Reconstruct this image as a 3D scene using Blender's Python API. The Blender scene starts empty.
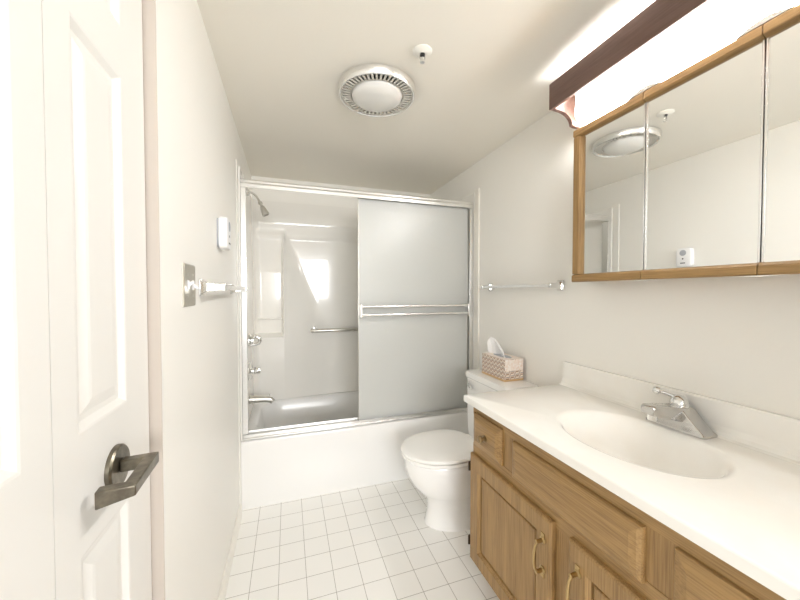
import bpy, bmesh, math, random
from math import pi, sin, cos, radians
from mathutils import Vector, Matrix

random.seed(4)
S = bpy.context.scene
COL = S.collection

# ------------------------------------------------------------------ camera
cam = bpy.data.cameras.new('camera')
cam.sensor_width = 36.0
cam.lens = 330.5 / 800 * 36.0
cam.clip_start = 0.02
co = bpy.data.objects.new('camera', cam)
COL.objects.link(co)
co.location = (0, 0, 1.25)
co.rotation_euler = (radians(90 - 1.27), 0, radians(-18.74))
S.camera = co

# ------------------------------------------------------------------ world, light, exposure
W = bpy.data.worlds.new('world')
S.world = W
W.use_nodes = True
bg = W.node_tree.nodes['Background']
bg.inputs['Color'].default_value = (1.0, 1.0, 1.0, 1)
bg.inputs["Strength"].default_value = 0.55

# unseen area light added as fill, standing for a bright room past the doorway
la = bpy.data.lights.new('doorway_fill', 'AREA')
la.shape = 'RECTANGLE'
la.size = 2.6
la.size_y = 1.0
la.energy = 88
la.color = (1.0, 1.0, 1.0)
lo = bpy.data.objects.new('doorway_fill', la)
COL.objects.link(lo)
lo.location = (0.25, -3.2, 1.60)
lo.rotation_euler = (radians(90), 0, 0)

VANITY_LAMP = 20.0
VANITY_LAMP_UNDERSIDE = 24.0

S.view_settings.view_transform = 'Standard'
S.view_settings.look = 'None'
S.view_settings.gamma = 1
S.view_settings.exposure = 0.86
S.view_settings.use_curve_mapping = False
S.cycles.max_bounces = 14
S.cycles.diffuse_bounces = 8
S.cycles.glossy_bounces = 6
S.cycles.transmission_bounces = 10
S.cycles.sample_clamp_indirect = 6.0
S.cycles.caustics_reflective = False

# ------------------------------------------------------------------ materials
def mat(name, color=(0.8, 0.8, 0.8), rough=0.5, metal=0.0, **kw):
    m = bpy.data.materials.new(name)
    m.use_nodes = True
    b = m.node_tree.nodes['Principled BSDF']
    b.inputs['Base Color'].default_value = (*color, 1)
    b.inputs['Roughness'].default_value = rough
    b.inputs['Metallic'].default_value = metal
    for k, v in kw.items():
        b.inputs[k].default_value = v
    return m

def nodes(m):
    return m.node_tree.nodes, m.node_tree.links, m.node_tree.nodes['Principled BSDF']

def add_bump(m, scale, strength, dist=0.002, detail=3):
    n, l, b = nodes(m)
    tc = n.new('ShaderNodeTexCoord')
    t = n.new('ShaderNodeTexNoise')
    t.inputs['Scale'].default_value = scale
    t.inputs['Detail'].default_value = detail
    bp = n.new('ShaderNodeBump')
    bp.inputs['Strength'].default_value = strength
    bp.inputs['Distance'].default_value = dist
    l.new(tc.outputs['Object'], t.inputs['Vector'])
    l.new(t.outputs['Fac'], bp.inputs['Height'])
    l.new(bp.outputs['Normal'], b.inputs['Normal'])
    return m

def mottled(m, c1, c2, scale, detail=4, lo=0.35, hi=0.65, stretch=(1, 1, 1)):
    n, l, b = nodes(m)
    tc = n.new('ShaderNodeTexCoord')
    mp = n.new('ShaderNodeMapping')
    mp.inputs['Scale'].default_value = stretch
    t = n.new('ShaderNodeTexNoise')
    t.inputs['Scale'].default_value = scale
    t.inputs['Detail'].default_value = detail
    r = n.new('ShaderNodeValToRGB')
    r.color_ramp.elements[0].position = lo
    r.color_ramp.elements[1].position = hi
    r.color_ramp.elements[0].color = (*c1, 1)
    r.color_ramp.elements[1].color = (*c2, 1)
    l.new(tc.outputs['Object'], mp.inputs['Vector'])
    l.new(mp.outputs['Vector'], t.inputs['Vector'])
    l.new(t.outputs['Fac'], r.inputs['Fac'])
    l.new(r.outputs['Color'], b.inputs['Base Color'])
    return m

M = {}
M['wall'] = add_bump(mat('wall_paint', (0.88, 0.866, 0.825), 0.45), 90, 0.12)
M['ceiling'] = add_bump(mat('ceiling_paint', (0.865, 0.835, 0.765), 0.8), 120, 0.12)
M['door'] = mat('door_paint', (0.79, 0.78, 0.75), 0.38)
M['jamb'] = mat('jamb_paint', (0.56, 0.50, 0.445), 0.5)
M['trim'] = mat('trim_paint', (0.88, 0.86, 0.80), 0.4)
M['porcelain'] = mat('porcelain', (0.92, 0.918, 0.91), 0.08, **{'Coat Weight': 0.5})
M['seat'] = mat('toilet_seat_plastic', (0.92, 0.915, 0.895), 0.22)
M['tub'] = mat('tub_fibreglass', (0.84, 0.838, 0.828), 0.18)
M['surround'] = mat('surround_fibreglass', (0.905, 0.89, 0.85), 0.13, **{'Coat Weight': 0.4})
M['chrome'] = mat('chrome', (0.80, 0.80, 0.79), 0.12, 1.0)
M['tap_chrome'] = mat('tap_chrome', (0.60, 0.59, 0.575), 0.16, 1.0)
M['alu'] = mat('bright_aluminium', (0.86, 0.86, 0.85), 0.26, 1.0)
M['steel'] = mat('brushed_steel', (0.66, 0.645, 0.60), 0.32, 1.0)
M['nickel'] = mat('plate_nickel', (0.60, 0.57, 0.50), 0.35, 1.0)
M['bronze'] = mottled(mat('dark_pewter', (0.15, 0.135, 0.10), 0.33, 1.0), (0.17, 0.15, 0.12), (0.27, 0.245, 0.19), 60)
M['brass'] = mat('antique_brass', (0.50, 0.36, 0.17), 0.3, 1.0)
M['knob'] = mat('worn_brass', (0.32, 0.23, 0.12), 0.28, 1.0)
M['hinge'] = mat('dark_hinge', (0.06, 0.045, 0.03), 0.4, 0.8)
M['mirror'] = mat('mirror_silver', (0.90, 0.91, 0.90), 0.0, 1.0)
M['white_plastic'] = mat('white_plastic', (0.86, 0.86, 0.87), 0.35)
M['grey_plastic'] = mat('grey_plastic', (0.40, 0.42, 0.46), 0.5)
M['black'] = mat('black_hole', (0.02, 0.02, 0.02), 0.6)
M['dark'] = mat('dark_duct', (0.10, 0.095, 0.085), 0.6)
M['tissue'] = mat('tissue_paper', (0.92, 0.92, 0.92), 0.9)
M['lens'] = mat('opal_lens', (0.74, 0.735, 0.71), 0.3)
M['fan'] = mat('fan_enamel', (0.80, 0.78, 0.72), 0.28)
M['clear'] = mat('clear_acrylic', (0.85, 0.86, 0.88), 0.05, 0.0, **{'Transmission Weight': 0.7})

# frosted, finely reeded glass
def frosted():
    m = mat('frosted_glass', (0.90, 0.91, 0.885), 0.30, 0.0, **{'Transmission Weight': 0.50, 'IOR': 1.5})
    n, l, b = nodes(m)
    tc = n.new('ShaderNodeTexCoord')
    mp = n.new('ShaderNodeMapping')
    mp.inputs['Scale'].default_value = (260, 30, 60)
    t = n.new('ShaderNodeTexNoise')
    t.inputs['Scale'].default_value = 1.0
    bp = n.new('ShaderNodeBump')
    bp.inputs['Strength'].default_value = 0.25
    bp.inputs['Distance'].default_value = 0.002
    l.new(tc.outputs['Object'], mp.inputs['Vector'])
    l.new(mp.outputs['Vector'], t.inputs['Vector'])
    l.new(t.outputs['Fac'], bp.inputs['Height'])
    l.new(bp.outputs['Normal'], b.inputs['Normal'])
    return m
M['frost'] = frosted()

# oak: grain runs along the axis given
def oak(name, axis, dark=(0.20, 0.112, 0.040), light=(0.385, 0.236, 0.092), rough=0.42):
    m = mat(name, light, rough)
    n, l, b = nodes(m)
    tc = n.new('ShaderNodeTexCoord')
    mp = n.new('ShaderNodeMapping')
    s = [38.0, 38.0, 38.0]
    s[axis] = 1.6
    mp.inputs['Scale'].default_value = s
    t = n.new('ShaderNodeTexNoise')
    t.inputs['Scale'].default_value = 1.0
    t.inputs['Detail'].default_value = 3.0
    mp2 = n.new('ShaderNodeMapping')
    s2 = [300.0, 300.0, 300.0]
    s2[axis] = 9.0
    mp2.inputs['Scale'].default_value = s2
    t2 = n.new('ShaderNodeTexNoise')
    t2.inputs['Scale'].default_value = 1.0
    t2.inputs['Detail'].default_value = 2.0
    mx = n.new('ShaderNodeMath')
    mx.operation = 'MULTIPLY_ADD'
    mx.inputs[1].default_value = 0.45
    ad = n.new('ShaderNodeMath')
    ad.operation = 'MULTIPLY'
    ad.inputs[1].default_value = 0.55
    r = n.new('ShaderNodeValToRGB')
    r.color_ramp.elements[0].position = 0.32
    r.color_ramp.elements[1].position = 0.60
    r.color_ramp.elements[0].color = (*dark, 1)
    r.color_ramp.elements[1].color = (*light, 1)
    bp = n.new('ShaderNodeBump')
    bp.inputs['Strength'].default_value = 0.12
    bp.inputs['Distance'].default_value = 0.001
    l.new(tc.outputs['Object'], mp.inputs['Vector'])
    l.new(tc.outputs['Object'], mp2.inputs['Vector'])
    l.new(mp.outputs['Vector'], t.inputs['Vector'])
    l.new(mp2.outputs['Vector'], t2.inputs['Vector'])
    l.new(t2.outputs['Fac'], ad.inputs[0])
    l.new(t.outputs['Fac'], mx.inputs[0])
    l.new(ad.outputs['Value'], mx.inputs[2])
    l.new(mx.outputs['Value'], r.inputs['Fac'])
    l.new(r.outputs['Color'], b.inputs['Base Color'])
    l.new(mx.outputs['Value'], bp.inputs['Height'])
    l.new(bp.outputs['Normal'], b.inputs['Normal'])
    return m
M['oak_z'] = oak('oak_upright', 2)
M['oak_y'] = oak('oak_lengthwise', 1)
M['oak_x'] = oak('oak_crosswise', 0)
M['oak_board'] = oak('oak_valance', 1, (0.085, 0.045, 0.035), (0.15, 0.085, 0.065))

# square white tiles with thin grey grout
def tiles():
    m = mat('floor_tile', (0.86, 0.84, 0.79), 0.25)
    n, l, b = nodes(m)
    tc = n.new('ShaderNodeTexCoord')
    mp = n.new('ShaderNodeMapping')
    P = 0.115
    mp.inputs['Location'].default_value = (0.0455 + P * 10 + 0.001, -1.7115 + P * 20 + 0.001, 0)
    br = n.new('ShaderNodeTexBrick')
    br.offset = 0.0
    br.squash = 1.0
    br.inputs['Scale'].default_value = 1.0
    br.inputs['Brick Width'].default_value = P
    br.inputs['Row Height'].default_value = P
    br.inputs['Mortar Size'].default_value = 0.0011
    br.inputs['Mortar Smooth'].default_value = 0.2
    br.inputs['Color1'].default_value = (0.92, 0.915, 0.89, 1)
    br.inputs['Color2'].default_value = (0.905, 0.90, 0.875, 1)
    br.inputs['Mortar'].default_value = (0.36, 0.34, 0.31, 1)
    bp = n.new('ShaderNodeBump')
    bp.invert = True
    bp.inputs['Strength'].default_value = 0.35
    bp.inputs['Distance'].default_value = 0.002
    l.new(tc.outputs['Object'], mp.inputs['Vector'])
    l.new(mp.outputs['Vector'], br.inputs['Vector'])
    l.new(br.outputs['Color'], b.inputs['Base Color'])
    l.new(br.outputs['Fac'], bp.inputs['Height'])
    l.new(bp.outputs['Normal'], b.inputs['Normal'])
    return m
M['tiles'] = tiles()

M['marble'] = mottled(mat('cultured_marble', (0.86, 0.83, 0.76), 0.12), (0.90, 0.875, 0.825), (0.93, 0.92, 0.885), 5, 6, 0.38, 0.62, (1, 1, 1))

# zigzag print of the tissue box
def zigzag():
    m = mat('zigzag_card', (0.6, 0.4, 0.3), 0.5)
    n, l, b = nodes(m)
    tc = n.new('ShaderNodeTexCoord')
    sp = n.new('ShaderNodeSeparateXYZ')
    l.new(tc.outputs['Object'], sp.inputs[0])
    def math_(op, a, c=None):
        q = n.new('ShaderNodeMath')
        q.operation = op
        for i, v in enumerate((a, c)):
            if v is None:
                continue
            if isinstance(v, (int, float)):
                q.inputs[i].default_value = v
            else:
                l.new(v, q.inputs[i])
        return q.outputs[0]
    h = math_('ADD', sp.outputs[0], sp.outputs[1])
    pp = math_('PINGPONG', h, 0.016)
    zz = math_('ADD', math_('SUBTRACT', sp.outputs[2], sp.outputs[0]), pp)
    fr = math_('FRACT', math_('MULTIPLY', zz, 40.0))
    r = n.new('ShaderNodeValToRGB')
    r.color_ramp.interpolation = 'CONSTANT'
    cs = [(0.0, (0.80, 0.70, 0.60)), (0.42, (0.27, 0.15, 0.10)), (0.62, (0.72, 0.56, 0.45)), (0.82, (0.33, 0.31, 0.32))]
    r.color_ramp.elements[0].color = (*cs[0][1], 1)
    r.color_ramp.elements[1].position = cs[1][0]
    r.color_ramp.elements[1].color = (*cs[1][1], 1)
    for p_, c_ in cs[2:]:
        e = r.color_ramp.elements.new(p_)
        e.color = (*c_, 1)
    l.new(fr, r.inputs['Fac'])
    l.new(r.outputs['Color'], b.inputs['Base Color'])
    return m
M['zigzag'] = zigzag()
M['flap'] = mottled(mat('pale_card', (0.86, 0.80, 0.74), 0.5), (0.80, 0.66, 0.56), (0.90, 0.86, 0.82), 90)
M['tan_card'] = mat('tan_card', (0.62, 0.42, 0.22), 0.5)

def emitter(name, col, strength):
    m = bpy.data.materials.new(name)
    m.use_nodes = True
    b = m.node_tree.nodes['Principled BSDF']
    b.inputs['Base Color'].default_value = (0.8, 0.8, 0.78, 1)
    b.inputs['Roughness'].default_value = 0.4
    b.inputs['Emission Color'].default_value = (*col, 1)
    b.inputs['Emission Strength'].default_value = strength
    return m
M['lamp'] = emitter('lit_diffuser', (1.0, 0.995, 0.985), VANITY_LAMP)
M['lamp_under'] = emitter('lit_underside', (1.0, 0.995, 0.985), VANITY_LAMP_UNDERSIDE)

# ------------------------------------------------------------------ helpers
def bx(bm, x0, x1, y0, y1, z0, z1):
    v = [bm.verts.new(p) for p in ((x0, y0, z0), (x1, y0, z0), (x1, y1, z0), (x0, y1, z0),
                                   (x0, y0, z1), (x1, y0, z1), (x1, y1, z1), (x0, y1, z1))]
    for f in ((3, 2, 1, 0), (4, 5, 6, 7), (0, 1, 5, 4), (1, 2, 6, 5), (2, 3, 7, 6), (3, 0, 4, 7)):
        bm.faces.new([v[i] for i in f])
    return bm

def box(x0, x1, y0, y1, z0, z1):
    return bx(bmesh.new(), x0, x1, y0, y1, z0, z1)

def rings(bm, rs, cap0=True, cap1=True, closed=False):
    vs = [[bm.verts.new(p) for p in r] for r in rs]
    n = len(vs[0])
    pairs = list(zip(vs[:-1], vs[1:]))
    if closed:
        pairs.append((vs[-1], vs[0]))
    for a, b in pairs:
        for i in range(n):
            j = (i + 1) % n
            bm.faces.new((a[i], a[j], b[j], b[i]))
    if not closed:
        if cap0:
            bm.faces.new(vs[0][::-1])
        if cap1:
            bm.faces.new(vs[-1])
    return bm

def tube(bm, pts, r, n=14, sx=1.0):
    """round bar along points; r a number or one per point"""
    pts = [Vector(p) for p in pts]
    rr = r if isinstance(r, (list, tuple)) else [r] * len(pts)
    rs = []
    up = None
    for i, p in enumerate(pts):
        d = (pts[min(i + 1, len(pts) - 1)] - pts[max(i - 1, 0)]).normalized()
        if up is None:
            up = Vector((0, 0, 1)) if abs(d.z) < 0.9 else Vector((0, 1, 0))
        s = d.cross(up).normalized()
        up = s.cross(d).normalized()
        rs.append([p + s * (cos(a) * rr[i] * sx) + up * (sin(a) * rr[i]) for a in [2 * pi * k / n for k in range(n)]])
    return rings(bm, rs)

def lathe(bm, origin, axis, prof, n=40):
    """prof: (distance along axis, radius)"""
    o = Vector(origin)
    a = Vector(axis).normalized()
    u = a.orthogonal().normalized()
    v = a.cross(u)
    rs = [[o + a * h + (u * cos(2 * pi * k / n) + v * sin(2 * pi * k / n)) * max(r, 1e-4) for k in range(n)] for h, r in prof]
    return rings(bm, rs)

def prism(bm, poly, fn, a, b):
    """poly of 2-D points extruded from a to b through fn(u, v, w)"""
    return rings(bm, [[fn(u, v, a) for u, v in poly], [fn(u, v, b) for u, v in poly]])

def rrect(cx, cy, hx, hy, r, z, n=8):
    out = []
    for qx, qy, a0 in ((1, 1, 0), (-1, 1, 90), (-1, -1, 180), (1, -1, 270)):
        for k in range(n + 1):
            a = radians(a0 + 90 * k / n)
            out.append((cx + qx * (hx - r) + r * cos(a), cy + qy * (hy - r) + r * sin(a), z))
    return out

def obj(name, bm, m, parent=None, bevel=0.0, smooth=False, seg=2, sharp=38):
    bmesh.ops.recalc_face_normals(bm, faces=bm.faces)
    if parent is not None:
        p = parent
        off = Vector((0, 0, 0))
        while p is not None:
            off += p.location
            p = p.parent
        for v in bm.verts:
            v.co -= off
    me = bpy.data.meshes.new(name)
    bm.to_mesh(me)
    bm.free()
    me.materials.append(m)
    o = bpy.data.objects.new(name, me)
    COL.objects.link(o)
    o.parent = parent
    if bevel:
        b = o.modifiers.new('bevel', 'BEVEL')
        b.width = bevel
        b.segments = seg
        b.limit_method = 'ANGLE'
        b.angle_limit = radians(35)
        b.harden_normals = False
    if smooth or bevel:
        for f in me.polygons:
            f.use_smooth = True
        me.set_sharp_from_angle(angle=radians(sharp))
    return o

def thing(name, label, cat, loc, group=None):
    o = bpy.data.objects.new(name, None)
    o.empty_display_size = 0.05
    COL.objects.link(o)
    o.location = loc
    o['label'] = label
    o['category'] = cat
    if group:
        o['group'] = group
    return o

def tag(o, label, cat, group=None):
    o['label'] = label
    o['category'] = cat
    if group:
        o['group'] = group
    return o

def struct(name, bm, m, label, cat, **kw):
    o = obj(name, bm, m, None, **kw)
    o['kind'] = 'structure'
    o['label'] = label
    o['category'] = cat
    return o

def slab(bm, fn, u0, u1, v0, v1, thick, panels=(), prof=(), edge=()):
    """a board whose face lies at depth 0; fn(u, v, d) gives the point, d > 0 towards the room.
    panels: rectangles pressed or raised in the face by prof = (inset, depth) rings;
    edge: (outset from the face rectangle, depth) rings running round the rim"""
    us = sorted({u0, u1, *[p[0] for p in panels], *[p[1] for p in panels]})
    vs = sorted({v0, v1, *[p[2] for p in panels], *[p[3] for p in panels]})
    cache = {}
    def V(u, v, d):
        k = (round(u, 5), round(v, 5), round(d, 5))
        if k not in cache:
            cache[k] = bm.verts.new(fn(u, v, d))
        return cache[k]
    for ua, ub in zip(us[:-1], us[1:]):
        for va, vb in zip(vs[:-1], vs[1:]):
            hit = [p for p in panels if abs(p[0] - ua) < 1e-6 and abs(p[2] - va) < 1e-6]
            if not hit:
                bm.faces.new((V(ua, va, 0), V(ub, va, 0), V(ub, vb, 0), V(ua, vb, 0)))
                continue
            last = [V(ua, va, 0), V(ub, va, 0), V(ub, vb, 0), V(ua, vb, 0)]
            for ins, d in prof:
                cur = [V(ua + ins, va + ins, d), V(ub - ins, va + ins, d), V(ub - ins, vb - ins, d), V(ua + ins, vb - ins, d)]
                for i in range(4):
                    bm.faces.new((last[i], last[(i + 1) % 4], cur[(i + 1) % 4], cur[i]))
                last = cur
            bm.faces.new(last)
    # rim
    per = [(u, v0) for u in us] + [(u1, v) for v in vs[1:]] + [(u, v1) for u in us[::-1][1:]] + [(u0, v) for v in vs[::-1][1:-1]]
    cu, cv = (u0 + u1) / 2, (v0 + v1) / 2
    def out(u, v, e):
        return (u + (e if abs(u - u1) < 1e-6 else -e if abs(u - u0) < 1e-6 else 0),
                v + (e if abs(v - v1) < 1e-6 else -e if abs(v - v0) < 1e-6 else 0))
    last = [V(u, v, 0) for u, v in per]
    e_last = 0
    for e, d in list(edge) + [(edge[-1][0] if edge else 0, -thick)]:
        cur = [V(*out(u, v, e), d) for u, v in per]
        for i in range(len(per)):
            j = (i + 1) % len(per)
            if len({last[i], last[j], cur[j], cur[i]}) == 4:
                bm.faces.new((last[i], last[j], cur[j], cur[i]))
        last = cur
    bm.faces.new(last[::-1])
    return bm

# ------------------------------------------------------------------ dimensions of the room
XL, XR, YB, ZC, YF = -0.265, 1.272, 2.86, 2.170, -0.40
YT = 2.068           # face of the tub apron

struct('floor', box(-0.40, 1.40, -0.50, 3.0, -0.06, 0.0), M['tiles'], 'square white floor tiles with thin grey grout', 'floor')
struct('ceiling', box(-0.40, 1.40, -0.50, 3.0, ZC, ZC + 0.06), M['ceiling'], 'smooth beige painted ceiling', 'ceiling')
wl = bmesh.new()
bx(wl, XL - 0.10, XL, 0.853, YB, 0, ZC)
bx(wl, XL - 0.10, XL, YF, 0.225, 0, ZC)
bx(wl, XL - 0.10, XL, 0.225, 0.853, 2.045, ZC)
bx(wl, XL - 0.12, XL - 0.10, YF, YB, 0, ZC)
struct('wall_left', wl, M['wall'], 'cream painted wall running from closet door to the tub', 'wall')
struct('wall_right', box(XR, XR + 0.10, YF, YB, 0, ZC), M['wall'], 'cream painted wall behind the vanity and toilet', 'wall')
struct('wall_back', box(XL - 0.12, XR + 0.10, YB, YB + 0.10, 0, ZC), M['wall'], 'wall at the far side of the tub above the surround', 'wall')
wf = bmesh.new()
bx(wf, XL - 0.12, -0.20, YF - 0.10, YF, 0, ZC)
bx(wf, 0.70, XR + 0.10, YF - 0.10, YF, 0, ZC)
bx(wf, -0.20, 0.70, YF - 0.10, YF, 2.04, ZC)
struct('wall_front', wf, M['wall'], 'wall with the open doorway behind the viewer', 'wall')

bb = bmesh.new()
prism(bb, [(0, 0), (0.013, 0), (0.013, 0.062), (0.006, 0.072), (0, 0.072)], lambda u, v, w: (XL + u, w, v), 0.853, 2.010)
struct('baseboard_left', bb, M['trim'], 'low cream baseboard along the left wall', 'baseboard', bevel=0.0015)
bb = bmesh.new()
prism(bb, [(0, 0), (0.013, 0), (0.013, 0.062), (0.006, 0.072), (0, 0.072)], lambda u, v, w: (XR - u, w, v), 1.256, 2.012)
struct('baseboard_right', bb, M['trim'], 'low cream baseboard behind the toilet', 'baseboard', bevel=0.0015)
struct('trim_1', box(XL, XL + 0.006, 2.012, YT, 0, 1.98), M['wall'], 'white vertical strip on left wall beside the shower door', 'trim', bevel=0.003)
struct('trim_2', box(XR - 0.012, XR, 2.014, YT, 0, 1.98), M['trim'], 'white vertical strip on right wall beside the shower door', 'trim', bevel=0.003)

# ------------------------------------------------------------------ folding closet door (left)
dr = thing('door_1', 'white panelled folding closet door with dark lever handle', 'door', (XL - 0.02, 0.54, 0))
dr['kind'] = 'structure'
dfn = lambda u, v, d: (-0.287 + d, u, v)
PROF = ((0.004, -0.001), (0.013, -0.0085), (0.022, -0.0085), (0.036, -0.003), (0.042, -0.002))
def leaf(y0, y1, ya, yb):
    b = bmesh.new()
    slab(b, dfn, y0 + 0.0007, y1 - 0.0007, 0.012, 2.035, 0.03,
         panels=[(ya, yb, 0.20, 0.865), (ya, yb, 1.045, 1.645), (ya, yb, 1.735, 1.945)], prof=PROF)
    return obj('door_leaf', b, M['door'], dr)
leaf(0.5395, 0.848, 0.594, 0.747)
leaf(0.231, 0.5395, 0.334, 0.487)
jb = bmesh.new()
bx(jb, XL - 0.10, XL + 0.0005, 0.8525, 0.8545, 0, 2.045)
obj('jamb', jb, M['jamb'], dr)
hb = bmesh.new()
lathe(hb, (-0.287, 0.698, 0.947), (1, 0, 0), [(0, 0.037), (0.006, 0.037), (0.009, 0.034), (0.0095, 0.0)], 48)
hd = obj('door_handle', hb, M['bronze'], dr, smooth=True)
lv = bmesh.new()
def bar_path(bm, pts, hw, hzs):
    """flat bar mitred round corners in a level plane"""
    rs = []
    P = [Vector(p) for p in pts]
    for i, p in enumerate(P):
        d1 = (p - P[i - 1]).normalized() if i else (P[1] - p).normalized()
        d2 = (P[i + 1] - p).normalized() if i < len(P) - 1 else d1
        n1 = Vector((-d1.y, d1.x, 0))
        n2 = Vector((-d2.y, d2.x, 0))
        mt = (n1 + n2).normalized()
        k = hw / max(0.2, mt.dot(n1))
        hz = hzs[i]
        rs.append([p + mt * k + Vector((0, 0, hz)), p - mt * k + Vector((0, 0, hz)), p - mt * k - Vector((0, 0, hz)), p + mt * k - Vector((0, 0, hz))])
    return rings(bm, rs)
bar_path(lv, [(-0.277, 0.698, 0.949), (-0.234, 0.698, 0.951), (-0.232, 0.610, 0.948), (-0.272, 0.6055, 0.943)], 0.0095, (0.010, 0.010, 0.0085, 0.0135))
obj('lever', lv, M['bronze'], hd, bevel=0.002)

# ------------------------------------------------------------------ bathtub
tub = thing('bathtub', 'white built-in bathtub with plain apron behind the sliding glass doors', 'bathtub', (0.5, YT, 0))
tx0, tx1, ty1, tz = XL + 0.002, XR - 0.002, YB - 0.003, 0.395
cx, cy = (tx0 + tx1) / 2, (YT + ty1) / 2
hx, hy = (tx1 - tx0) / 2, (ty1 - YT) / 2
b = bmesh.new()
N = 10
def brect(dx0, dx1, dy0, dy1, r, z):
    x0, x1, y0, y1 = tx0 + dx0, tx1 - dx1, YT + dy0, ty1 - dy1
    return rrect((x0 + x1) / 2, (y0 + y1) / 2, (x1 - x0) / 2, (y1 - y0) / 2, r, z, N)
rs = [brect(0, 0, 0, 0, 0.003, 0.0), brect(0, 0, 0, 0, 0.003, 0.378), brect(0.003, 0.003, 0.005, 0.003, 0.004, 0.390),
      brect(0.010, 0.010, 0.014, 0.01, 0.006, 0.395), brect(0.055, 0.055, 0.095, 0.045, 0.16, 0.395),
      brect(0.064, 0.066, 0.104, 0.055, 0.16, 0.391), brect(0.072, 0.08, 0.110, 0.063, 0.155, 0.378),
      brect(0.09, 0.16, 0.122, 0.08, 0.15, 0.26), brect(0.11, 0.26, 0.14, 0.10, 0.14, 0.13), brect(0.15, 0.32, 0.18, 0.14, 0.12, 0.085),
      brect(0.25, 0.42, 0.26, 0.22, 0.08, 0.075)]
rings(b, rs)
obj('tub_shell', b, M['tub'], tub, smooth=True)
b = bmesh.new()
lathe(b, (tx0 + 0.088, 2.46, 0.275), (1, 0, 0.05), [(0, 0.036), (0.006, 0.034), (0.010, 0.02), (0.011, 0.0)], 32)
obj('overflow_plate', b, M['chrome'], tub, smooth=True)

# moulded wall surround of the alcove
sur = thing('shower_surround', 'glossy cream moulded wall surround above the bathtub', 'shower surround', (0.5, 2.8, 0.395))
b = bmesh.new()
def sstep(a, c, t):
    t = min(1, max(0, (t - a) / (c - a)))
    return t * t * (3 - 2 * t)
def depth(x, z):
    d = 0.030
    # upper ledge leaning out
    d += 0.040 * sstep(1.685, 1.80, z) + 0.010 * sstep(1.684, 1.69, z)
    fade = 1 - sstep(1.66, 1.76, z)
    w = 0.014 + min(0.42, max(0, 1.75 - z) * 0.45)
    rib = 0.085 * fade * (0.35 + 0.65 * sstep(0.35, 0.9, z))
    if x >= -0.028:
        d += rib * max(0, 1 - (x + 0.028) / w) ** 2.1
    else:
        inn = sstep(0.905, 0.925, z) * (1 - sstep(1.40, 1.76, z))      # recess with a soap ledge at its foot
        full = d + rib
        side = sstep(-0.05, -0.030, x)
        d = full * (1 - inn) + (0.004 + (full - 0.004) * side) * inn
        d += 0.05 * max(0, 1 - (x - (XL + 0.014)) / 0.05) ** 2          # rounded corner
    return d
NX, NZ = 190, 130
x0, x1, z0, z1 = XL + 0.012, XR - 0.012, 0.397, 1.962
xs = [x0 + (0.36) * i / 90 for i in range(90)] + [x0 + 0.36 + (x1 - x0 - 0.36) * i / (NX - 90) for i in range(NX - 90 + 1)]
grid = []
for z in [z0 + (z1 - z0) * k / NZ for k in range(NZ + 1)]:
    grid.append([b.verts.new((x, YB - 0.004 - depth(x, z), z)) for x in xs])
for k in range(NZ):
    for i in range(len(xs) - 1):
        b.faces.new((grid[k][i], grid[k][i + 1], grid[k + 1][i + 1], grid[k + 1][i]))
# close the top and bottom against the wall
for row, zz in ((grid[-1], z1), (grid[0], z0)):
    back = [b.verts.new((x, YB - 0.002, zz)) for x in xs]
    for i in range(len(xs) - 1):
        b.faces.new((row[i], row[i + 1], back[i + 1], back[i]))
obj('back_panel', b, M['surround'], sur, smooth=True)
for xa, xb in ((XL + 0.001, XL + 0.013), (XR - 0.013, XR - 0.001)):
    b = box(xa, xb, YT + 0.002, YB - 0.004, 0.397, 1.962)
    obj('end_panel', b, M['surround'], sur, bevel=0.003)
b = bmesh.new()
tube(b, [(-0.225, 2.815, 1.042), (-0.045, 2.815, 1.042)], 0.007, 12)
obj('washcloth_rail', b, M['surround'], sur, smooth=True)

# shower fittings on the left end wall
sh = thing('shower_fixture', 'chrome shower head on bent arm high on the left shower wall', 'shower head', (XL + 0.013, 2.45, 1.925))
b = bmesh.new()
lathe(b, (XL + 0.013, 2.45, 1.925), (1, 0, 0), [(0, 0.027), (0.004, 0.026), (0.009, 0.014), (0.010, 0.0)], 28)
obj('flange', b, M['chrome'], sh, smooth=True)
b = bmesh.new()
P = [(XL + 0.014, 2.45, 1.925), (-0.232, 2.45, 1.925), (-0.212, 2.45, 1.918), (-0.196, 2.45, 1.902), (-0.182, 2.45, 1.876), (-0.176, 2.45, 1.866)]
tube(b, P, 0.007, 12)
obj('shower_arm', b, M['steel'], sh, smooth=True)
b = bmesh.new()
lathe(b, (-0.177, 2.45, 1.868), (0.42, 0, -0.91), [(0, 0.010), (0.002, 0.013), (0.018, 0.013), (0.020, 0.0085), (0.030, 0.0085), (0.034, 0.013), (0.050, 0.018), (0.084, 0.024), (0.094, 0.024), (0.096, 0.021), (0.0965, 0.0)], 28)
obj('spray_head', b, M['steel'], sh, smooth=True)
b = bmesh.new()
fd = Vector((0.42, 0, -0.91)).normalized()
lathe(b, Vector((-0.177, 2.45, 1.868)) + fd * 0.0967, fd, [(0, 0.0195), (0.0015, 0.0185), (0.002, 0.0)], 24)
obj('spray_face', b, M['bronze'], sh, smooth=True)

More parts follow.
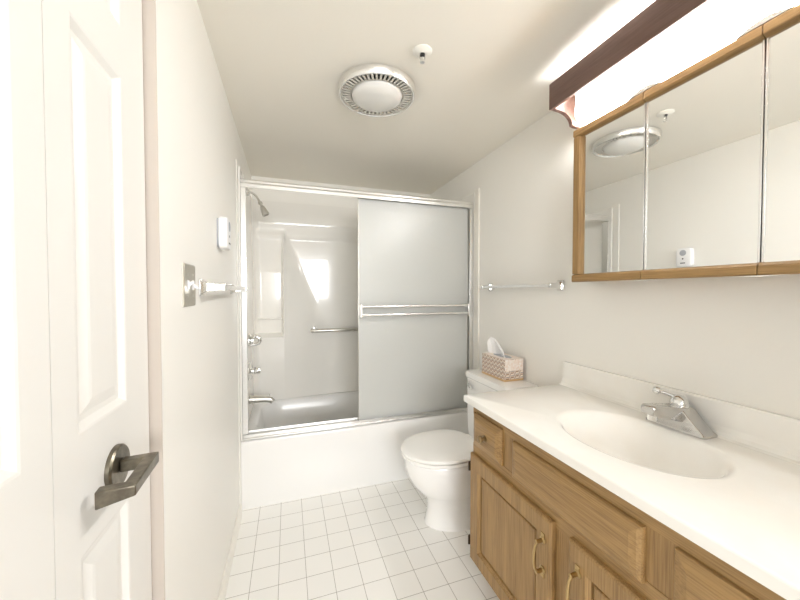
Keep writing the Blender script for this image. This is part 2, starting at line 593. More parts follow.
gl = thing('shower_valve', 'curved chrome lever valve below the soap recess on shower wall', 'shower valve', (XL + 0.013, 2.45, 0.926))
b = bmesh.new()
lathe(b, (XL + 0.013, 2.45, 0.926), (1, 0, 0), [(0, 0.045), (0.006, 0.044), (0.012, 0.026), (0.03, 0.024), (0.032, 0.0)], 32)
obj('flange', b, M['chrome'], gl, smooth=True)
b = bmesh.new()
tube(b, [(-0.235, 2.45, 0.945), (-0.205, 2.45, 0.95), (-0.188, 2.45, 0.94), (-0.182, 2.45, 0.922), (-0.190, 2.45, 0.904), (-0.210, 2.45, 0.896), (-0.238, 2.45, 0.894)],
     [0.011, 0.011, 0.011, 0.011, 0.011, 0.010, 0.009], 12)
obj('lever', b, M['chrome'], gl, smooth=True)

tv = thing('tub_valve', 'small chrome tap handle above the tub spout', 'tap', (XL + 0.013, 2.45, 0.717))
b = bmesh.new()
lathe(b, (XL + 0.013, 2.45, 0.717), (1, 0, 0), [(0, 0.060), (0.004, 0.059), (0.010, 0.030), (0.016, 0.018), (0.03, 0.017), (0.031, 0.0)], 32)
obj('escutcheon', b, M['chrome'], tv, smooth=True)
b = bmesh.new()
lathe(b, (XL + 0.040, 2.45, 0.717), (1, 0, 0), [(0, 0.013), (0.005, 0.024), (0.03, 0.026), (0.042, 0.021), (0.045, 0.0)], 8)
obj('handle', b, M['chrome'], tv, bevel=0.002)

ts = thing('tub_spout', 'chrome bathtub spout over the left end of the tub', 'spout', (XL + 0.013, 2.45, 0.52))
b = bmesh.new()
tube(b, [(XL + 0.014, 2.45, 0.520), (XL + 0.03, 2.45, 0.520), (-0.150, 2.45, 0.514), (-0.118, 2.45, 0.506), (-0.104, 2.45, 0.492)], [0.031, 0.027, 0.022, 0.021, 0.018], 18)
obj('spout_body', b, M['steel'], ts, smooth=True)
b = bmesh.new()
lathe(b, (-0.124, 2.45, 0.526), (0, 0, 1), [(0, 0.004), (0.016, 0.004), (0.017, 0.008), (0.024, 0.008), (0.026, 0.0)], 14)
obj('diverter_knob', b, M['chrome'], ts, smooth=True)

gb = thing('grab_bar', 'steel grab bar on back wall of the shower', 'grab bar', (0.42, YB - 0.035, 0.935))
b = bmesh.new()
yg = 2.775
tube(b, [(0.185, 2.825, 0.938), (0.185, yg + 0.012, 0.938), (0.190, yg + 0.003, 0.938), (0.200, yg, 0.938), (0.64, yg, 0.938), (0.650, yg + 0.003, 0.938), (0.655, yg + 0.012, 0.938), (0.655, 2.825, 0.938)], 0.0145, 16)
obj('bar', b, M['steel'], gb, smooth=True)
for x in (0.185, 0.655):
    b = bmesh.new()
    lathe(b, (x, 2.826, 0.938), (0, -1, 0), [(0, 0.037), (0.008, 0.037), (0.012, 0.033), (0.0125, 0.0)], 28)
    obj('flange', b, M['steel'], gb, smooth=True)

# ------------------------------------------------------------------ sliding shower enclosure
en = thing('shower_enclosure', 'bright aluminium shower door frame standing on the tub rim', 'shower frame', (0.5, 2.10, 0.396))
ea, eb = XL + 0.0135, XR - 0.0135
b = bmesh.new()
prism(b, [(2.073, 1.850), (2.073, 1.872), (2.079, 1.879), (2.079, 1.893), (2.085, 1.899), (2.145, 1.899), (2.145, 1.872), (2.138, 1.872), (2.138, 1.876), (2.078, 1.876), (2.078, 1.850)],
      lambda u, v, w: (w, u, v), ea, eb)
obj('header_rail', b, M['alu'], en, bevel=0.0015)
b = bmesh.new()
prism(b, [(2.080, 0.396), (2.080, 0.404), (2.086, 0.406), (2.086, 0.424), (2.090, 0.424), (2.094, 0.408), (2.110, 0.408), (2.112, 0.420), (2.116, 0.420), (2.118, 0.408), (2.134, 0.408), (2.138, 0.428), (2.142, 0.428), (2.142, 0.396)],
      lambda u, v, w: (w, u, v), ea, eb)
obj('bottom_track', b, M['alu'], en, bevel=0.001)
b = bmesh.new()
for xa, s in ((ea, 1), (eb, -1)):
    b = bmesh.new()
    prism(b, [(0, 2.078), (0.028, 2.078), (0.028, 2.084), (0.022, 2.090), (0.022, 2.140), (0, 2.140)], lambda u, v, w: (xa + s * u, v, w), 0.43, 1.850)
    obj('side_jamb', b, M['alu'], en, bevel=0.0015)

def sliding(name, label, y, xa, xb, bars):
    t = thing(name, label, 'shower door', ((xa + xb) / 2, y, 0.41), 'sliding frosted shower doors')
    obj('glass_panel', box(xa, xb, y - 0.0025, y + 0.0025, 0.412, 1.868), M['frost'], t)
    for x in (xa, xb):
        obj('edge_strip', box(x - 0.002, x + 0.002, y - 0.004, y + 0.004, 0.412, 1.868), M['steel'], t, bevel=0.001)
    if bars:
        for z in (1.160, 1.106):
            b = bmesh.new()
            tube(b, [(xa + 0.012, y - 0.036, z), (xb - 0.012, y - 0.036, z)], 0.0095, 14)
            obj('towel_rail', b, M['alu'], t, smooth=True)
        for x in (xa + 0.010, xb - 0.010):
            b = box(x - 0.009, x + 0.009, y - 0.050, y - 0.003, 1.090, 1.178)
            obj('rail_bracket', b, M['alu'], t, bevel=0.004)
    return t
sliding('sliding_shower_door', 'frosted glass sliding door with double towel rail, nearest the toilet', 2.103, 0.430, 1.226, True)
sliding('sliding_shower_door', 'plain frosted glass sliding door behind the one with towel rails', 2.128, 0.448, 1.228, False)

# ------------------------------------------------------------------ toilet
toi = thing('toilet', 'white toilet with closed lid between bathtub and vanity', 'toilet', (0.95, 1.63, 0))
TY = 1.63
def egg(xf, xb, hw, z, n=48, sq=1.0):
    """outline pointing towards -x: elliptical front, squarer back"""
    xc = xf + (xb - xf) * 0.52
    out = []
    for k in range(n):
        a = 2 * pi * k / n
        c, s = cos(a), sin(a)
        if c < 0:
            out.append((xc + c * (xc - xf), TY + s * hw, z))
        else:
            c2 = abs(c) ** (0.62 * sq)
            s2 = math.copysign(abs(s) ** 0.75, s)
            out.append((xc + c2 * (xb - xc), TY + s2 * hw, z))
    return out
b = bmesh.new()
rings(b, [egg(0.698, 1.10, 0.124, 0.0), egg(0.702, 1.10, 0.120, 0.012), egg(0.712, 1.09, 0.114, 0.06), egg(0.714, 1.08, 0.113, 0.105), egg(0.702, 1.07, 0.122, 0.145),
          egg(0.660, 1.06, 0.146, 0.185), egg(0.618, 1.05, 0.165, 0.235), egg(0.594, 1.05, 0.174, 0.29), egg(0.584, 1.05, 0.178, 0.335), egg(0.582, 1.05, 0.179, 0.366),
          egg(0.588, 1.05, 0.174, 0.374), egg(0.64, 1.0, 0.13, 0.374)])
obj('bowl', b, M['porcelain'], toi, smooth=True)
b = bmesh.new()
rings(b, [egg(0.578, 0.985, 0.180, 0.3755), egg(0.570, 0.992, 0.185, 0.380), egg(0.568, 0.993, 0.186, 0.390), egg(0.574, 0.989, 0.183, 0.395)])
obj('seat', b, M['seat'], toi, smooth=True)
b = bmesh.new()
rings(b, [egg(0.576, 0.995, 0.180, 0.399), egg(0.566, 1.0, 0.187, 0.402), egg(0.565, 1.0, 0.188, 0.409), egg(0.572, 0.996, 0.183, 0.416), egg(0.60, 0.975, 0.165, 0.420), egg(0.68, 0.92, 0.11, 0.423), egg(0.76, 0.84, 0.04, 0.424)])
obj('lid', b, M['seat'], toi, smooth=True)
for s in (-1, 1):
    b = box(0.985, 1.02, TY + s * 0.075 - 0.018, TY + s * 0.075 + 0.018, 0.374, 0.406)
    obj('hinge', b, M['seat'], toi, bevel=0.006, seg=3)
b = bmesh.new()
rings(b, [rrect(1.150, TY, 0.090, 0.185, 0.03, 0.372), rrect(1.154, TY, 0.096, 0.200, 0.035, 0.41), rrect(1.160, TY, 0.100, 0.208, 0.035, 0.60), rrect(1.163, TY, 0.101, 0.212, 0.035, 0.722)])
rings(b, [rrect(1.09, TY, 0.12, 0.105, 0.04, 0.25), rrect(1.09, TY, 0.13, 0.115, 0.04, 0.373)])
obj('tank', b, M['porcelain'], toi, smooth=True)
b = bmesh.new()
rings(b, [rrect(1.163, TY, 0.101, 0.212, 0.03, 0.720), rrect(1.163, TY, 0.1065, 0.222, 0.032, 0.726), rrect(1.163, TY, 0.1065, 0.223, 0.032, 0.748), rrect(1.163, TY, 0.100, 0.217, 0.03, 0.757), rrect(1.163, TY, 0.08, 0.195, 0.02, 0.759)])
obj('tank_lid', b, M['porcelain'], toi, smooth=True)
b = bmesh.new()
lathe(b, (1.064, 1.795, 0.688), (-1, 0, 0), [(0, 0.014), (0.010, 0.013), (0.012, 0.0)], 20)
fl = obj('flush_lever', b, M['chrome'], toi, smooth=True)
b = bmesh.new()
tube(b, [(1.050, 1.797, 0.688), (1.046, 1.78, 0.684), (1.046, 1.735, 0.672)], [0.006, 0.006, 0.008], 10)
obj('lever_arm', b, M['chrome'], fl, smooth=True)

# tissue box on the tank
tb = thing('tissue_box', 'tissue box with brown zigzag print on top of the toilet tank', 'tissue box', (1.185, 1.635, 0.7595))
bx0, bx1, by0, by1, bz0, bz1 = 1.122, 1.248, 1.525, 1.745, 0.760, 0.880
obj('carton', box(bx0, bx1, by0, by1, bz0 + 0.010, bz1), M['zigzag'], tb, bevel=0.0015)
obj('base_band', box(bx0 - 0.0005, bx1 + 0.0005, by0 - 0.0005, by1 + 0.0005, bz0, bz0 + 0.0105), M['tan_card'], tb)
fbm = bmesh.new()
bx(fbm, bx0 + 0.004, bx1 - 0.004, by0 - 0.0025, by0 - 0.0002, bz1 - 0.062, bz1 - 0.001)
bx(fbm, bx0 + 0.001, bx1 - 0.001, by0, by1, bz1 + 0.0003, bz1 + 0.0014)
obj('top_flap', fbm, M['flap'], tb)
b = bmesh.new()
lathe(b, (1.185, 1.630, bz1 + 0.0012), (0, 0, 1), [(0, 0.04), (0.0008, 0.04)], 40)
for v in b.verts:
    v.co.y = 1.630 + (v.co.y - 1.630) * 1.9
    v.co.x = 1.185 + (v.co.x - 1.185) * 0.75
obj('slot', b, M['grey_plastic'], tb)
b = bmesh.new()
# crumpled sheet pulled up through the slot
nu, nv = 26, 14
sheet = []
for j in range(nv + 1):
    t = j / nv
    row = []
    for i in range(nu + 1):
        s = i / nu * 2 - 1
        wdt = 0.088 * (1 - 0.60 * t ** 1.5)
        y = 1.650 + s * wdt + 0.040 * t
        x = 1.183 + 0.017 * sin(3.1 * s + 1.0 + 2.0 * t) * (1 - 0.3 * t) + 0.006 * sin(9 * s + 4 * t) - 0.028 * t * t
        z = bz1 - 0.004 + 0.108 * t * (1 - 0.42 * s * s) + 0.006 * sin(5 * s) * t
        row.append(b.verts.new((x, y, z)))
    sheet.append(row)
for j in range(nv):
    for i in range(nu):
        b.faces.new((sheet[j][i], sheet[j][i + 1], sheet[j + 1][i + 1], sheet[j + 1][i]))
tis = obj('tissue', b, M['tissue'], tb, smooth=True)
sm = tis.modifiers.new('thickness', 'SOLIDIFY')
sm.thickness = 0.0015

# ------------------------------------------------------------------ vanity cabinet
VX = 0.748            # face frame plane
VY0, VY1 = 0.232, 1.225
van = thing('vanity_cabinet', 'oak vanity cabinet with panelled doors under the white counter', 'cabinet', (1.0, 0.73, 0))
b = bmesh.new()
rings(b, [rrect((VX + XR - 0.002) / 2, (VY0 + VY1) / 2, (XR - 0.002 - VX) / 2 - i, (VY1 - VY0) / 2 - i, 0.001, z, 1)
          for i, z in ((0, 0.10), (0, 0.784), (0.018, 0.784), (0.018, 0.118))])
obj('carcass', b, M['oak_z'], van, bevel=0.002)
obj('toe_kick', box(VX + 0.07, XR - 0.002, VY0 + 0.002, VY1 - 0.002, 0.0, 0.10), M['oak_y'], van)
b = bmesh.new()
bx(b, VX - 0.0016, VX + 0.002, VY0 + 0.001, VY1 - 0.001, 0.735, 0.783)
bx(b, VX - 0.0016, VX + 0.002, VY0 + 0.001, VY1 - 0.001, 0.555, 0.612)
bx(b, VX - 0.0016, VX + 0.002, VY0 + 0.001, VY1 - 0.001, 0.1005, 0.14)
obj('frame_rails', b, M['oak_y'], van)
vfn = lambda u, v, d: (VX - 0.020 - d, u, v)
def front(name, u0, u1, v0, v1, m, prof_edge):
    b = bmesh.new()
    e = prof_edge[-1][0]
    slab(b, vfn, u0 + e, u1 - e, v0 + e, v1 - e, 0.0195, edge=prof_edge)
    return obj(name, b, m, van)
EDGE_S = ((0.0, 0.0), (0.026, -0.009), (0.028, -0.011))
EDGE_B = ((0.016, -0.003), (0.024, -0.008), (0.026, -0.012))
def knob(y, z, parent):
    b = bmesh.new()
    lathe(b, (VX - 0.019, y, z), (-1, 0, 0), [(0, 0.013), (0.003, 0.013), (0.005, 0.007), (0.014, 0.006), (0.018, 0.013), (0.023, 0.015), (0.028, 0.011), (0.030, 0.0)], 24)
    return obj('knob', b, M['knob'], parent, smooth=True)
d1 = front('drawer', 1.017, 1.208, 0.612, 0.748, M['oak_y'], EDGE_S)
knob(1.112, 0.675, d1)
front('false_drawer_front', 0.507, 0.954, 0.605, 0.733, M['oak_y'], EDGE_B)
d2 = front('drawer', 0.252, 0.445, 0.605, 0.733, M['oak_y'], EDGE_S)
knob(0.348, 0.670, d2)

def cab_door(u0, u1, v0, v1, hy, hinge_y, s):
    b = bmesh.new()
    w = 0.058
    slab(b, vfn, u0 + 0.008, u1 - 0.008, v0 + 0.008, v1 - 0.008, 0.0195,
         panels=[(u0 + w, u1 - w, v0 + w, v1 - w)], prof=((0.002, -0.003), (0.008, -0.010), (0.010, -0.0165), (0.020, -0.0165)), edge=((0.005, -0.002), (0.008, -0.006)))
    dd = obj('door', b, M['oak_z'], van)
    b = bmesh.new()
    wi = w + 0.0155
    slab(b, lambda u, v, d: (VX - 0.0105 - d, u, v), u0 + wi + 0.004, u1 - wi - 0.004, v0 + wi + 0.004, v1 - wi - 0.004, 0.006, edge=((0.003, -0.002), (0.004, -0.004)))
    obj('panel', b, M['oak_z'], dd)
    # bail pull
    zc = v1 - 0.118
    b = bmesh.new()
    for z in (zc + 0.046, zc - 0.046):
        lathe(b, (VX - 0.0195, hy, z), (-1, 0, 0), [(0, 0.011), (0.003, 0.011), (0.006, 0.006), (0.022, 0.0055), (0.026, 0.006), (0.027, 0.0)], 16)
        bx(b, VX - 0.0225, VX - 0.0195, hy - 0.007, hy + 0.007, z - 0.004, z + 0.022 if z > zc else z + 0.004)
        if z < zc:
            bx(b, VX - 0.0225, VX - 0.0195, hy - 0.007, hy + 0.007, z - 0.022, z + 0.0)
    tube(b, [(VX - 0.041, hy, zc + 0.046), (VX - 0.050, hy, zc + 0.034), (VX - 0.054, hy, zc + 0.012), (VX - 0.054, hy, zc - 0.014), (VX - 0.050, hy, zc - 0.034), (VX - 0.041, hy, zc - 0.046)], [0.005, 0.004, 0.0045, 0.0045, 0.004, 0.005], 10)
    obj('handle', b, M['brass'], dd, smooth=True)
    for z in (v0 + 0.075, v1 - 0.06):
        b = box(VX - 0.024, VX - 0.002, hinge_y - 0.003, hinge_y + 0.003, z - 0.020, z + 0.020)
        obj('hinge', b, M['hinge'], dd, bevel=0.001)
cab_door(0.765, 1.222, 0.118, 0.572, 0.833 - 0.038, 1.2245, 1)
cab_door(0.240, 0.702, 0.118, 0.572, 0.680 - 0.012, 0.2375, -1)

# ------------------------------------------------------------------ countertop with moulded basin
ct = thing('vanity_countertop', 'cream cultured marble vanity countertop with oval basin and backsplash', 'countertop', (1.0, 0.73, 0.785))
cx0, cx1, cy0, cy1, ztop, zbot = 0.712, XR - 0.001, 0.205, 1.247, 0.8125, 0.785
sx, sy, ax, ay = 0.988, 0.718, 0.170, 0.228
n = 200
def rect_pt(a, x0, x1, y0, y1):
    c, s = cos(a), sin(a)
    k = min(((x1 - sx) / c if c > 1e-9 else (x0 - sx) / c if c < -1e-9 else 1e9), ((y1 - sy) / s if s > 1e-9 else (y0 - sy) / s if s < -1e-9 else 1e9))
    return sx + c * k, sy + s * k
angs = sorted([2 * pi * k / n for k in range(n)])
for px, py in ((cx0, cy0), (cx1, cy0), (cx1, cy1), (cx0, cy1)):
    a = math.atan2(py - sy, px - sx) % (2 * pi)
    i = min(range(n), key=lambda q: abs(angs[q] - a))
    angs[i] = a
def rring(ins, z):
    out = []
    for a in angs:
        x, y = rect_pt(a, cx0, cx1, cy0, cy1)
        out.append((min(max(x, cx0 + ins), cx1), min(max(y, cy0 + ins), cy1 - ins), z))
    return out
def ering(k, z, dx=0.0):
    out = []
    for a in angs:
        c, s = cos(a), sin(a)
        r = 1 / math.sqrt((c / ax) ** 2 + (s / ay) ** 2)
        out.append((sx + dx + c * r * k, sy + s * r * k, z))
    return out
b = bmesh.new()
rings(b, [rring(0.0, zbot), rring(0.0, ztop - 0.006), rring(0.002, ztop - 0.0015), rring(0.006, ztop), ering(1.06, ztop), ering(1.03, ztop - 0.0008), ering(1.0, ztop - 0.003), ering(0.97, ztop - 0.008),
          ering(0.94, ztop - 0.016), ering(0.90, ztop - 0.034), ering(0.85, ztop - 0.060), ering(0.77, ztop - 0.090, 0.004), ering(0.62, ztop - 0.118, 0.010), ering(0.38, ztop - 0.133, 0.016), ering(0.14, ztop - 0.138, 0.02)], cap0=False)
obj('counter_slab', b, M['marble'], ct, smooth=True, sharp=75)
b = bmesh.new()
lathe(b, (sx + 0.020, sy, ztop - 0.1375), (0, 0, 1), [(0, 0.030), (0.003, 0.029), (0.005, 0.022), (0.003, 0.020), (0.008, 0.016), (0.011, 0.0)], 28)
obj('drain', b, M['chrome'], ct, smooth=True)
b = bmesh.new()
prism(b, [(XR - 0.001, ztop - 0.004), (XR - 0.045, ztop - 0.004), (XR - 0.045, ztop + 0.0005), (XR - 0.034, ztop + 0.004), (XR - 0.026, ztop + 0.014), (XR - 0.022, ztop + 0.03), (XR - 0.021, ztop + 0.100), (XR - 0.017, ztop + 0.106), (XR - 0.001, ztop + 0.106)],
      lambda u, v, w: (u, w, v), cy0, cy1)
obj('backsplash', b, M['marble'], ct)

# faucet
fc = thing('faucet', 'chrome single lever faucet behind the oval basin', 'faucet', (1.205, sy, ztop))
FX = 1.200
b = bmesh.new()
def frect(x0, x1, y0, y1, z, r=0.008):
    return rrect((x0 + x1) / 2, (y0 + y1) / 2, (x1 - x0) / 2, (y1 - y0) / 2, r, z, 5)
rings(b, [frect(1.166, 1.232, 0.628, 0.802, ztop + 0.0003), frect(1.166, 1.232, 0.628, 0.802, ztop + 0.007), frect(1.170, 1.229, 0.636, 0.794, ztop + 0.013),
          frect(1.168, 1.231, 0.664, 0.766, ztop + 0.040), frect(1.168, 1.231, 0.686, 0.744, ztop + 0.066), frect(1.176, 1.226, 0.692, 0.738, ztop + 0.070)])
obj('base', b, M['tap_chrome'], fc, smooth=True)
b = bmesh.new()
def yz(x, hw, za, zb):
    return [(x, sy - hw, za), (x, sy + hw, za), (x, sy + hw, zb - 0.004), (x, sy + hw - 0.006, zb), (x, sy - hw + 0.006, zb), (x, sy - hw, zb - 0.004)]
rings(b, [yz(1.226, 0.028, ztop + 0.030, ztop + 0.070), yz(1.17, 0.029, ztop + 0.030, ztop + 0.074), yz(1.11, 0.026, ztop + 0.046, ztop + 0.083), yz(1.062, 0.023, ztop + 0.058, ztop + 0.088), yz(1.054, 0.019, ztop + 0.063, ztop + 0.085)])
sp = obj('spout', b, M['tap_chrome'], fc, bevel=0.002)
b = bmesh.new()
lathe(b, (1.078, sy, ztop + 0.062), (0, 0, -1), [(0, 0.014), (0.022, 0.014), (0.0225, 0.0)], 18)
obj('aerator', b, M['chrome'], sp, smooth=True)
b = bmesh.new()
lathe(b, (1.202, sy, ztop + 0.068), (0, 0, 1), [(0, 0.025), (0.014, 0.026), (0.026, 0.022), (0.036, 0.012), (0.039, 0.0)], 24)
tube(b, [(1.202, sy + 0.004, ztop + 0.094), (1.186, sy + 0.026, ztop + 0.104), (1.174, sy + 0.044, ztop + 0.110)], [0.008, 0.006, 0.006], 10)
lathe(b, (1.176, sy + 0.040, ztop + 0.108), (-0.35, 0.6, 0.20), [(0, 0.006), (0.005, 0.013), (0.016, 0.013), (0.022, 0.007), (0.0225, 0)], 14)
obj('lever_handle', b, M['chrome'], fc, smooth=True)
b = bmesh.new()
tube(b, [(1.236, sy, ztop + 0.01), (1.236, sy, ztop + 0.075)], 0.003, 8)
lathe(b, (1.236, sy, ztop + 0.073), (0, 0, 1), [(0, 0.004), (0.004, 0.007), (0.010, 0.006), (0.012, 0)], 12)
obj('lift_rod', b, M['chrome'], fc, smooth=True)

# ------------------------------------------------------------------ medicine cabinet
mc = thing('medicine_cabinet', 'oak framed medicine cabinet with three mirror doors above the counter', 'mirror cabinet', (1.22, 0.66, 1.295))
MX = 1.152
MY = [1.102, 0.811, 0.513, 0.215]
MZ0, MZ1 = 1.295, 1.932
obj('cabinet_box', box(MX + 0.021, XR - 0.001, MY[3] + 0.004, MY[0] - 0.004, MZ0 + 0.004, MZ1 - 0.004), M['oak_z'], mc, bevel=0.002)
def railprof(s):
    # section of a rail: (x, z) with s = +1 for the bottom rail (lip upwards)
    return [(0.020, 0), (-0.003, 0), (-0.006, 0.004), (-0.006, 0.025), (-0.002, 0.029), (0.008, 0.033), (0.020, 0.034)]
for k in range(3):
    ya, yb = MY[k] - 0.0012, MY[k + 1] + 0.0012
    g = 0.0
    b = bmesh.new()
    bx(b, MX + 0.0161, MX + 0.020, yb, ya, MZ0 + 0.002, MZ1 - 0.002)
    md = obj('mirror_door', b, M['oak_y'], mc)
    for zz, q in ((MZ0, 1), (MZ1, -1)):
        b = bmesh.new()
        prism(b, railprof(1), lambda u, v, w: (MX + u, w, zz + q * v), yb, ya)
        obj('rail', b, M['oak_y'], md)
    ys0, ys1 = yb, ya
    if k == 0:
        b = bmesh.new()
        prism(b, railprof(1), lambda u, v, w: (MX + u, ya - v * 1.18, w), MZ0 + 0.0335, MZ1 - 0.0335)
        obj('stile', b, M['oak_z'], md)
        ys1 = ya - 0.0395
    if k == 2:
        b = bmesh.new()
        prism(b, railprof(1), lambda u, v, w: (MX + u, yb + v, w), MZ0 + 0.0335, MZ1 - 0.0335)
        obj('stile', b, M['oak_z'], md)
        ys0 = yb + 0.033
    b = box(MX + 0.012, MX + 0.016, ys0, ys1, MZ0 + 0.032, MZ1 - 0.032)
    obj('mirror', b, M['mirror'], md)
    for yy in ([ys0] if k == 0 else [ys1, ys0] if k == 1 else [ys1]):
        e = 0.005 if yy == ys0 else -0.005
        b = box(MX + 0.008, MX + 0.019, min(yy, yy + e), max(yy, yy + e), MZ0 + 0.033, MZ1 - 0.033)
        obj('edge_strip', b, M['alu'], md, bevel=0.001)
for yj in (MY[1], MY[2]):
    for top in (1, 0):
        b = bmesh.new()
        z = MZ1 if top else MZ0
        q = 1 if top else -1
        hh = 0.016 if top else 0.004
        prism(b, [(-0.055, 0.0003), (0.055, 0.0003), (0.030, hh * 0.7), (0.012, hh), (-0.012, hh), (-0.030, hh * 0.7)], lambda u, v, w: (w, yj + u, z + q * v), MX - 0.006, MX + 0.020)
        obj('hinge_plate', b, M['alu'], mc, bevel=0.001)

# ------------------------------------------------------------------ vanity light
vl = thing('vanity_light', 'long lit vanity light with oak front board above the mirrors', 'light fixture', (1.2, 0.62, 1.97))
LX, LY0, LY1 = 1.050, 0.10, 1.137
LZ0, LZ1 = 2.020, 2.127
obj('front_board', box(LX, LX + 0.015, LY0, LY1, LZ0, LZ1), M['oak_board'], vl, bevel=0.002)
poly = [(LX + 0.0152, LZ1 - 0.001), (LX + 0.0152, LZ0 + 0.001), (LX + 0.035, LZ0 - 0.001)]
for k in range(1, 9):
    a = radians(90 * k / 8)
    poly.append((LX + 0.035 + 0.075 * sin(a), LZ0 - 0.001 - 0.050 * (1 - cos(a))))
poly += [(LX + 0.128, LZ0 - 0.056), (LX + 0.150, LZ0 - 0.056), (XR - 0.001, LZ0 - 0.056), (XR - 0.001, LZ1 - 0.001)]
for ya in (LY0 + 0.0005, LY1 - 0.018):
    b = bmesh.new()
    prism(b, poly, lambda u, v, w: (u, w, v), ya, ya + 0.0175)
    obj('end_panel', b, M['oak_board'], vl, bevel=0.001)
DX, DZ = 1.130, 1.950
DY0, DY1 = 0.16, 1.077
b = bmesh.new()
prism(b, [(DX, DZ + 0.040), (DX + 0.010, DZ + 0.040), (DX + 0.012, LZ1 - 0.036), (DX + 0.004, LZ1 - 0.036)], lambda u, v, w: (u, w, v), DY0, DY1)
obj('diffuser', b, M['lamp'], vl)
b = bmesh.new()
pl = [(DX + 0.050 - 0.050 * cos(radians(90 * k / 8)), DZ + 0.0395 - 0.0395 * sin(radians(90 * k / 8))) for k in range(9)]
prism(b, pl + [(XR - 0.002, DZ), (XR - 0.002, DZ + 0.0395)], lambda u, v, w: (u, w, v), DY0, DY1)
obj('curved_lens', b, M['lamp_under'], vl, smooth=True)
b = box(DX + 0.013, XR - 0.001, DY0, DY1, DZ + 0.0402, LZ1 - 0.030)
obj('housing', b, M['white_plastic'], vl)

# ------------------------------------------------------------------ ceiling fan light and sprinkler
cf = thing('ceiling_fan_light', 'round exhaust fan with frosted light lens on the ceiling', 'fan light', (0.385, 1.46, ZC))
FXc, FYc = 0.390, 1.475
b = bmesh.new()
lathe(b, (FXc, FYc, ZC), (0, 0, -1), [(0.0003, 0.176), (0.006, 0.176), (0.030, 0.171), (0.034, 0.168), (0.034, 0.164), (0.030, 0.161), (0.008, 0.160), (0.008, 0.02)], 72)
obj('outer_ring', b, M['alu'], cf, smooth=True)
b = bmesh.new()
nb = 48
lathe(b, (FXc, FYc, ZC), (0, 0, -1), [(0.014, 0.1597), (0.026, 0.1597), (0.026, 0.157), (0.014, 0.156)], 72)
for k in range(nb):
    a = 2 * pi * k / nb
    c, s = cos(a), sin(a)
    def pt(r, t, z):
        return (FXc + c * r - s * t, FYc + s * r + c * t, ZC - z)
    v = [b.verts.new(p) for p in (pt(0.120, -0.0036, 0.027), pt(0.158, -0.0050, 0.024), pt(0.158, 0.0050, 0.024), pt(0.120, 0.0036, 0.027),
                                  pt(0.120, -0.0030, 0.021), pt(0.158, -0.0040, 0.018), pt(0.158, 0.0040, 0.018), pt(0.120, 0.0030, 0.021))]
    for f in ((0, 1, 2, 3), (7, 6, 5, 4), (0, 4, 5, 1), (1, 5, 6, 2), (2, 6, 7, 3), (3, 7, 4, 0)):
        b.faces.new([v[i] for i in f])
obj('grille', b, M['fan'], cf)
b = bmesh.new()
lathe(b, (FXc, FYc, ZC), (0, 0, -1), [(0.0082, 0.159), (0.0095, 0.159), (0.0096, 0.10)], 60)
obj('grille_well', b, M['dark'], cf)
b = bmesh.new()
lathe(b, (FXc, FYc, ZC), (0, 0, -1), [(0.0097, 0.124), (0.028, 0.122), (0.030, 0.119), (0.028, 0.116), (0.016, 0.115), (0.015, 0.05)], 60)
obj('inner_ring', b, M['steel'], cf, smooth=True)
b = bmesh.new()
lathe(b, (FXc, FYc, ZC), (0, 0, -1), [(0.017, 0.1145), (0.026, 0.1145), (0.038, 0.110), (0.050, 0.094), (0.058, 0.064), (0.062, 0.03), (0.0625, 0.0)], 60)
obj('light_lens', b, M['lens'], cf, smooth=True)

fs = thing('fire_sprinkler', 'small white fire sprinkler head on the ceiling beside the fan', 'sprinkler', (0.492, 1.185, ZC))
sxp, syp = 0.492, 1.185
b = bmesh.new()
lathe(b, (sxp, syp, ZC), (0, 0, -1), [(0.0003, 0.037), (0.003, 0.037), (0.008, 0.030), (0.010, 0.017), (0.011, 0.016), (0.011, 0.0)], 40)
obj('escutcheon', b, M['trim'], fs, smooth=True)
b = bmesh.new()
lathe(b, (sxp, syp, ZC), (0, 0, -1), [(0.011, 0.0095), (0.016, 0.0095), (0.016, 0.0)], 20)
obj('socket', b, M['black'], fs, smooth=True)
b = bmesh.new()
for s in (-1, 1):
    tube(b, [(sxp + s * 0.010, syp, ZC - 0.011), (sxp + s * 0.011, syp, ZC - 0.026), (sxp + s * 0.004, syp, ZC - 0.038), (sxp, syp, ZC - 0.040)], 0.0022, 8)
tube(b, [(sxp, syp, ZC - 0.012), (sxp, syp, ZC - 0.040)], 0.0022, 8)
lathe(b, (sxp, syp, ZC - 0.040), (0, 0, -1), [(0, 0.004), (0.001, 0.009), (0.0025, 0.009), (0.003, 0.0)], 18)
obj('spray_frame', b, M['chrome'], fs, smooth=True)

# ------------------------------------------------------------------ towel bars
def towel_bar(label, wall_x, s, ya, yb, z, out):
    """s = +1: stands off towards +x"""
    t = thing('towel_bar', label, 'towel bar', (wall_x, (ya + yb) / 2, z))
    for y in (ya, yb):
        b = bmesh.new()
        def sq(o, hy, hz):
            x = wall_x + s * o
            return [(x, y - hy, z - hz), (x, y + hy, z - hz), (x, y + hy, z + hz), (x, y - hy, z + hz)]
        rings(b, [sq(0.0004, 0.021, 0.026), sq(0.006, 0.021, 0.026), sq(0.010, 0.017, 0.021), sq(0.026, 0.011, 0.013), sq(out - 0.012, 0.010, 0.012), sq(out + 0.012, 0.010, 0.012), sq(out + 0.013, 0.008, 0.010)])
        obj('post', b, M['chrome'], t, bevel=0.002)
    b = box(wall_x + s * out - 0.008, wall_x + s * out + 0.008, ya + 0.009, yb - 0.009, z - 0.008, z + 0.008)
    obj('bar', b, M['alu'], t, bevel=0.002)
    return t
towel_bar('chrome towel bar on the right wall above the toilet tank', XR, -1, 1.285, 1.875, 1.286, 0.062)
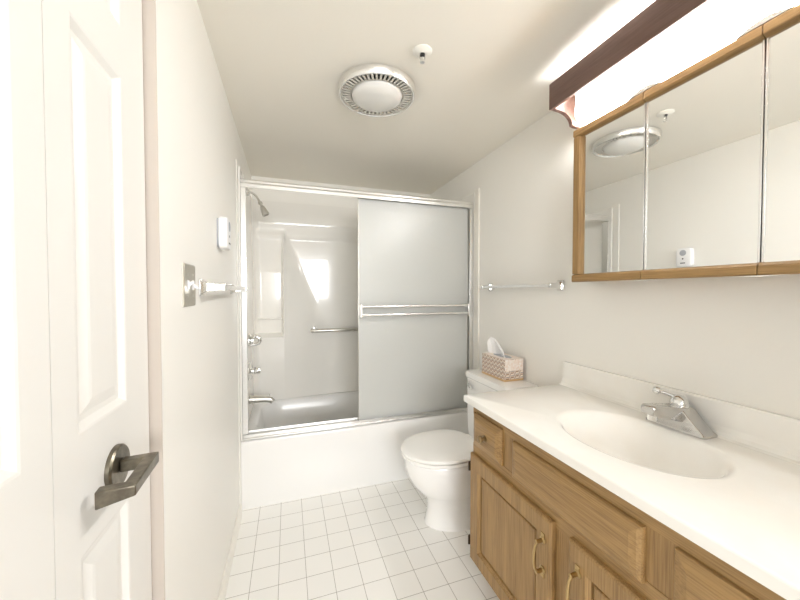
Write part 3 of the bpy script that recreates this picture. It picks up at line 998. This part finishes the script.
towel_bar('chrome towel bar on the left wall beside the switch plate', XL, 1, 1.205, 1.795, 1.268, 0.062)

# ------------------------------------------------------------------ switch plate and alarm on the left wall
sw = thing('switch_plate', 'square brushed nickel switch plate on the left wall', 'switch', (XL, 1.07, 1.27))
b = bmesh.new()
slab(b, lambda u, v, d: (XL + 0.006 + d, u, v), 1.018, 1.122, 1.216, 1.326, 0.0057, edge=((0.004, -0.003),))
obj('plate', b, M['nickel'], sw)
for y, up in ((1.046, 1), (1.094, -1)):
    b = bmesh.new()
    bx(b, XL + 0.006, XL + 0.009, y - 0.006, y + 0.006, 1.258, 1.284)
    tube(b, [(XL + 0.007, y, 1.271), (XL + 0.020, y, 1.271 + up * 0.010)], [0.006, 0.004], 10)
    obj('toggle', b, M['white_plastic'], sw, smooth=True)
    for z in (1.241, 1.301):
        b = bmesh.new()
        lathe(b, (XL + 0.006, y, z), (1, 0, 0), [(0, 0.0035), (0.001, 0.003), (0.0012, 0)], 12)
        obj('screw', b, M['steel'], sw, smooth=True)

al = thing('wall_alarm', 'small white rounded alarm unit on the left wall above the towel bar', 'alarm', (XL, 1.52, 1.50))
b = bmesh.new()
ay0, ay1, az0, az1 = 1.472, 1.568, 1.427, 1.555
def yzr(d, ins, r):
    return [(XL + d, p[0], p[1]) for p in rrect((ay0 + ay1) / 2, (az0 + az1) / 2, (ay1 - ay0) / 2 - ins, (az1 - az0) / 2 - ins, r, 0, 8)]
rings(b, [yzr(0.0085, 0.0, 0.022), yzr(0.031, 0.0, 0.022), yzr(0.037, 0.004, 0.02), yzr(0.039, 0.012, 0.016)])
obj('cover', b, M['white_plastic'], al, smooth=True)
b = bmesh.new()
rings(b, [yzr(0.0004, 0.006, 0.018), yzr(0.0084, 0.006, 0.018)])
obj('back_plate', b, M['grey_plastic'], al)
b = bmesh.new()
lathe(b, (XL + 0.0385, 1.522, 1.521), (1, 0, 0), [(0, 0.020), (0.0012, 0.020), (0.0016, 0.0)], 28)
obj('speaker_grille', b, M['grey_plastic'], al, smooth=True)
b = bmesh.new()
lathe(b, (XL + 0.0385, 1.522, 1.481), (1, 0, 0), [(0, 0.005), (0.0012, 0.005), (0.0014, 0.0)], 16)
obj('indicator', b, M['black'], al)
b = bmesh.new()
bx(b, XL + 0.0385, XL + 0.0396, 1.507, 1.537, 1.449, 1.455)
obj('vent_slot', b, M['black'], al)
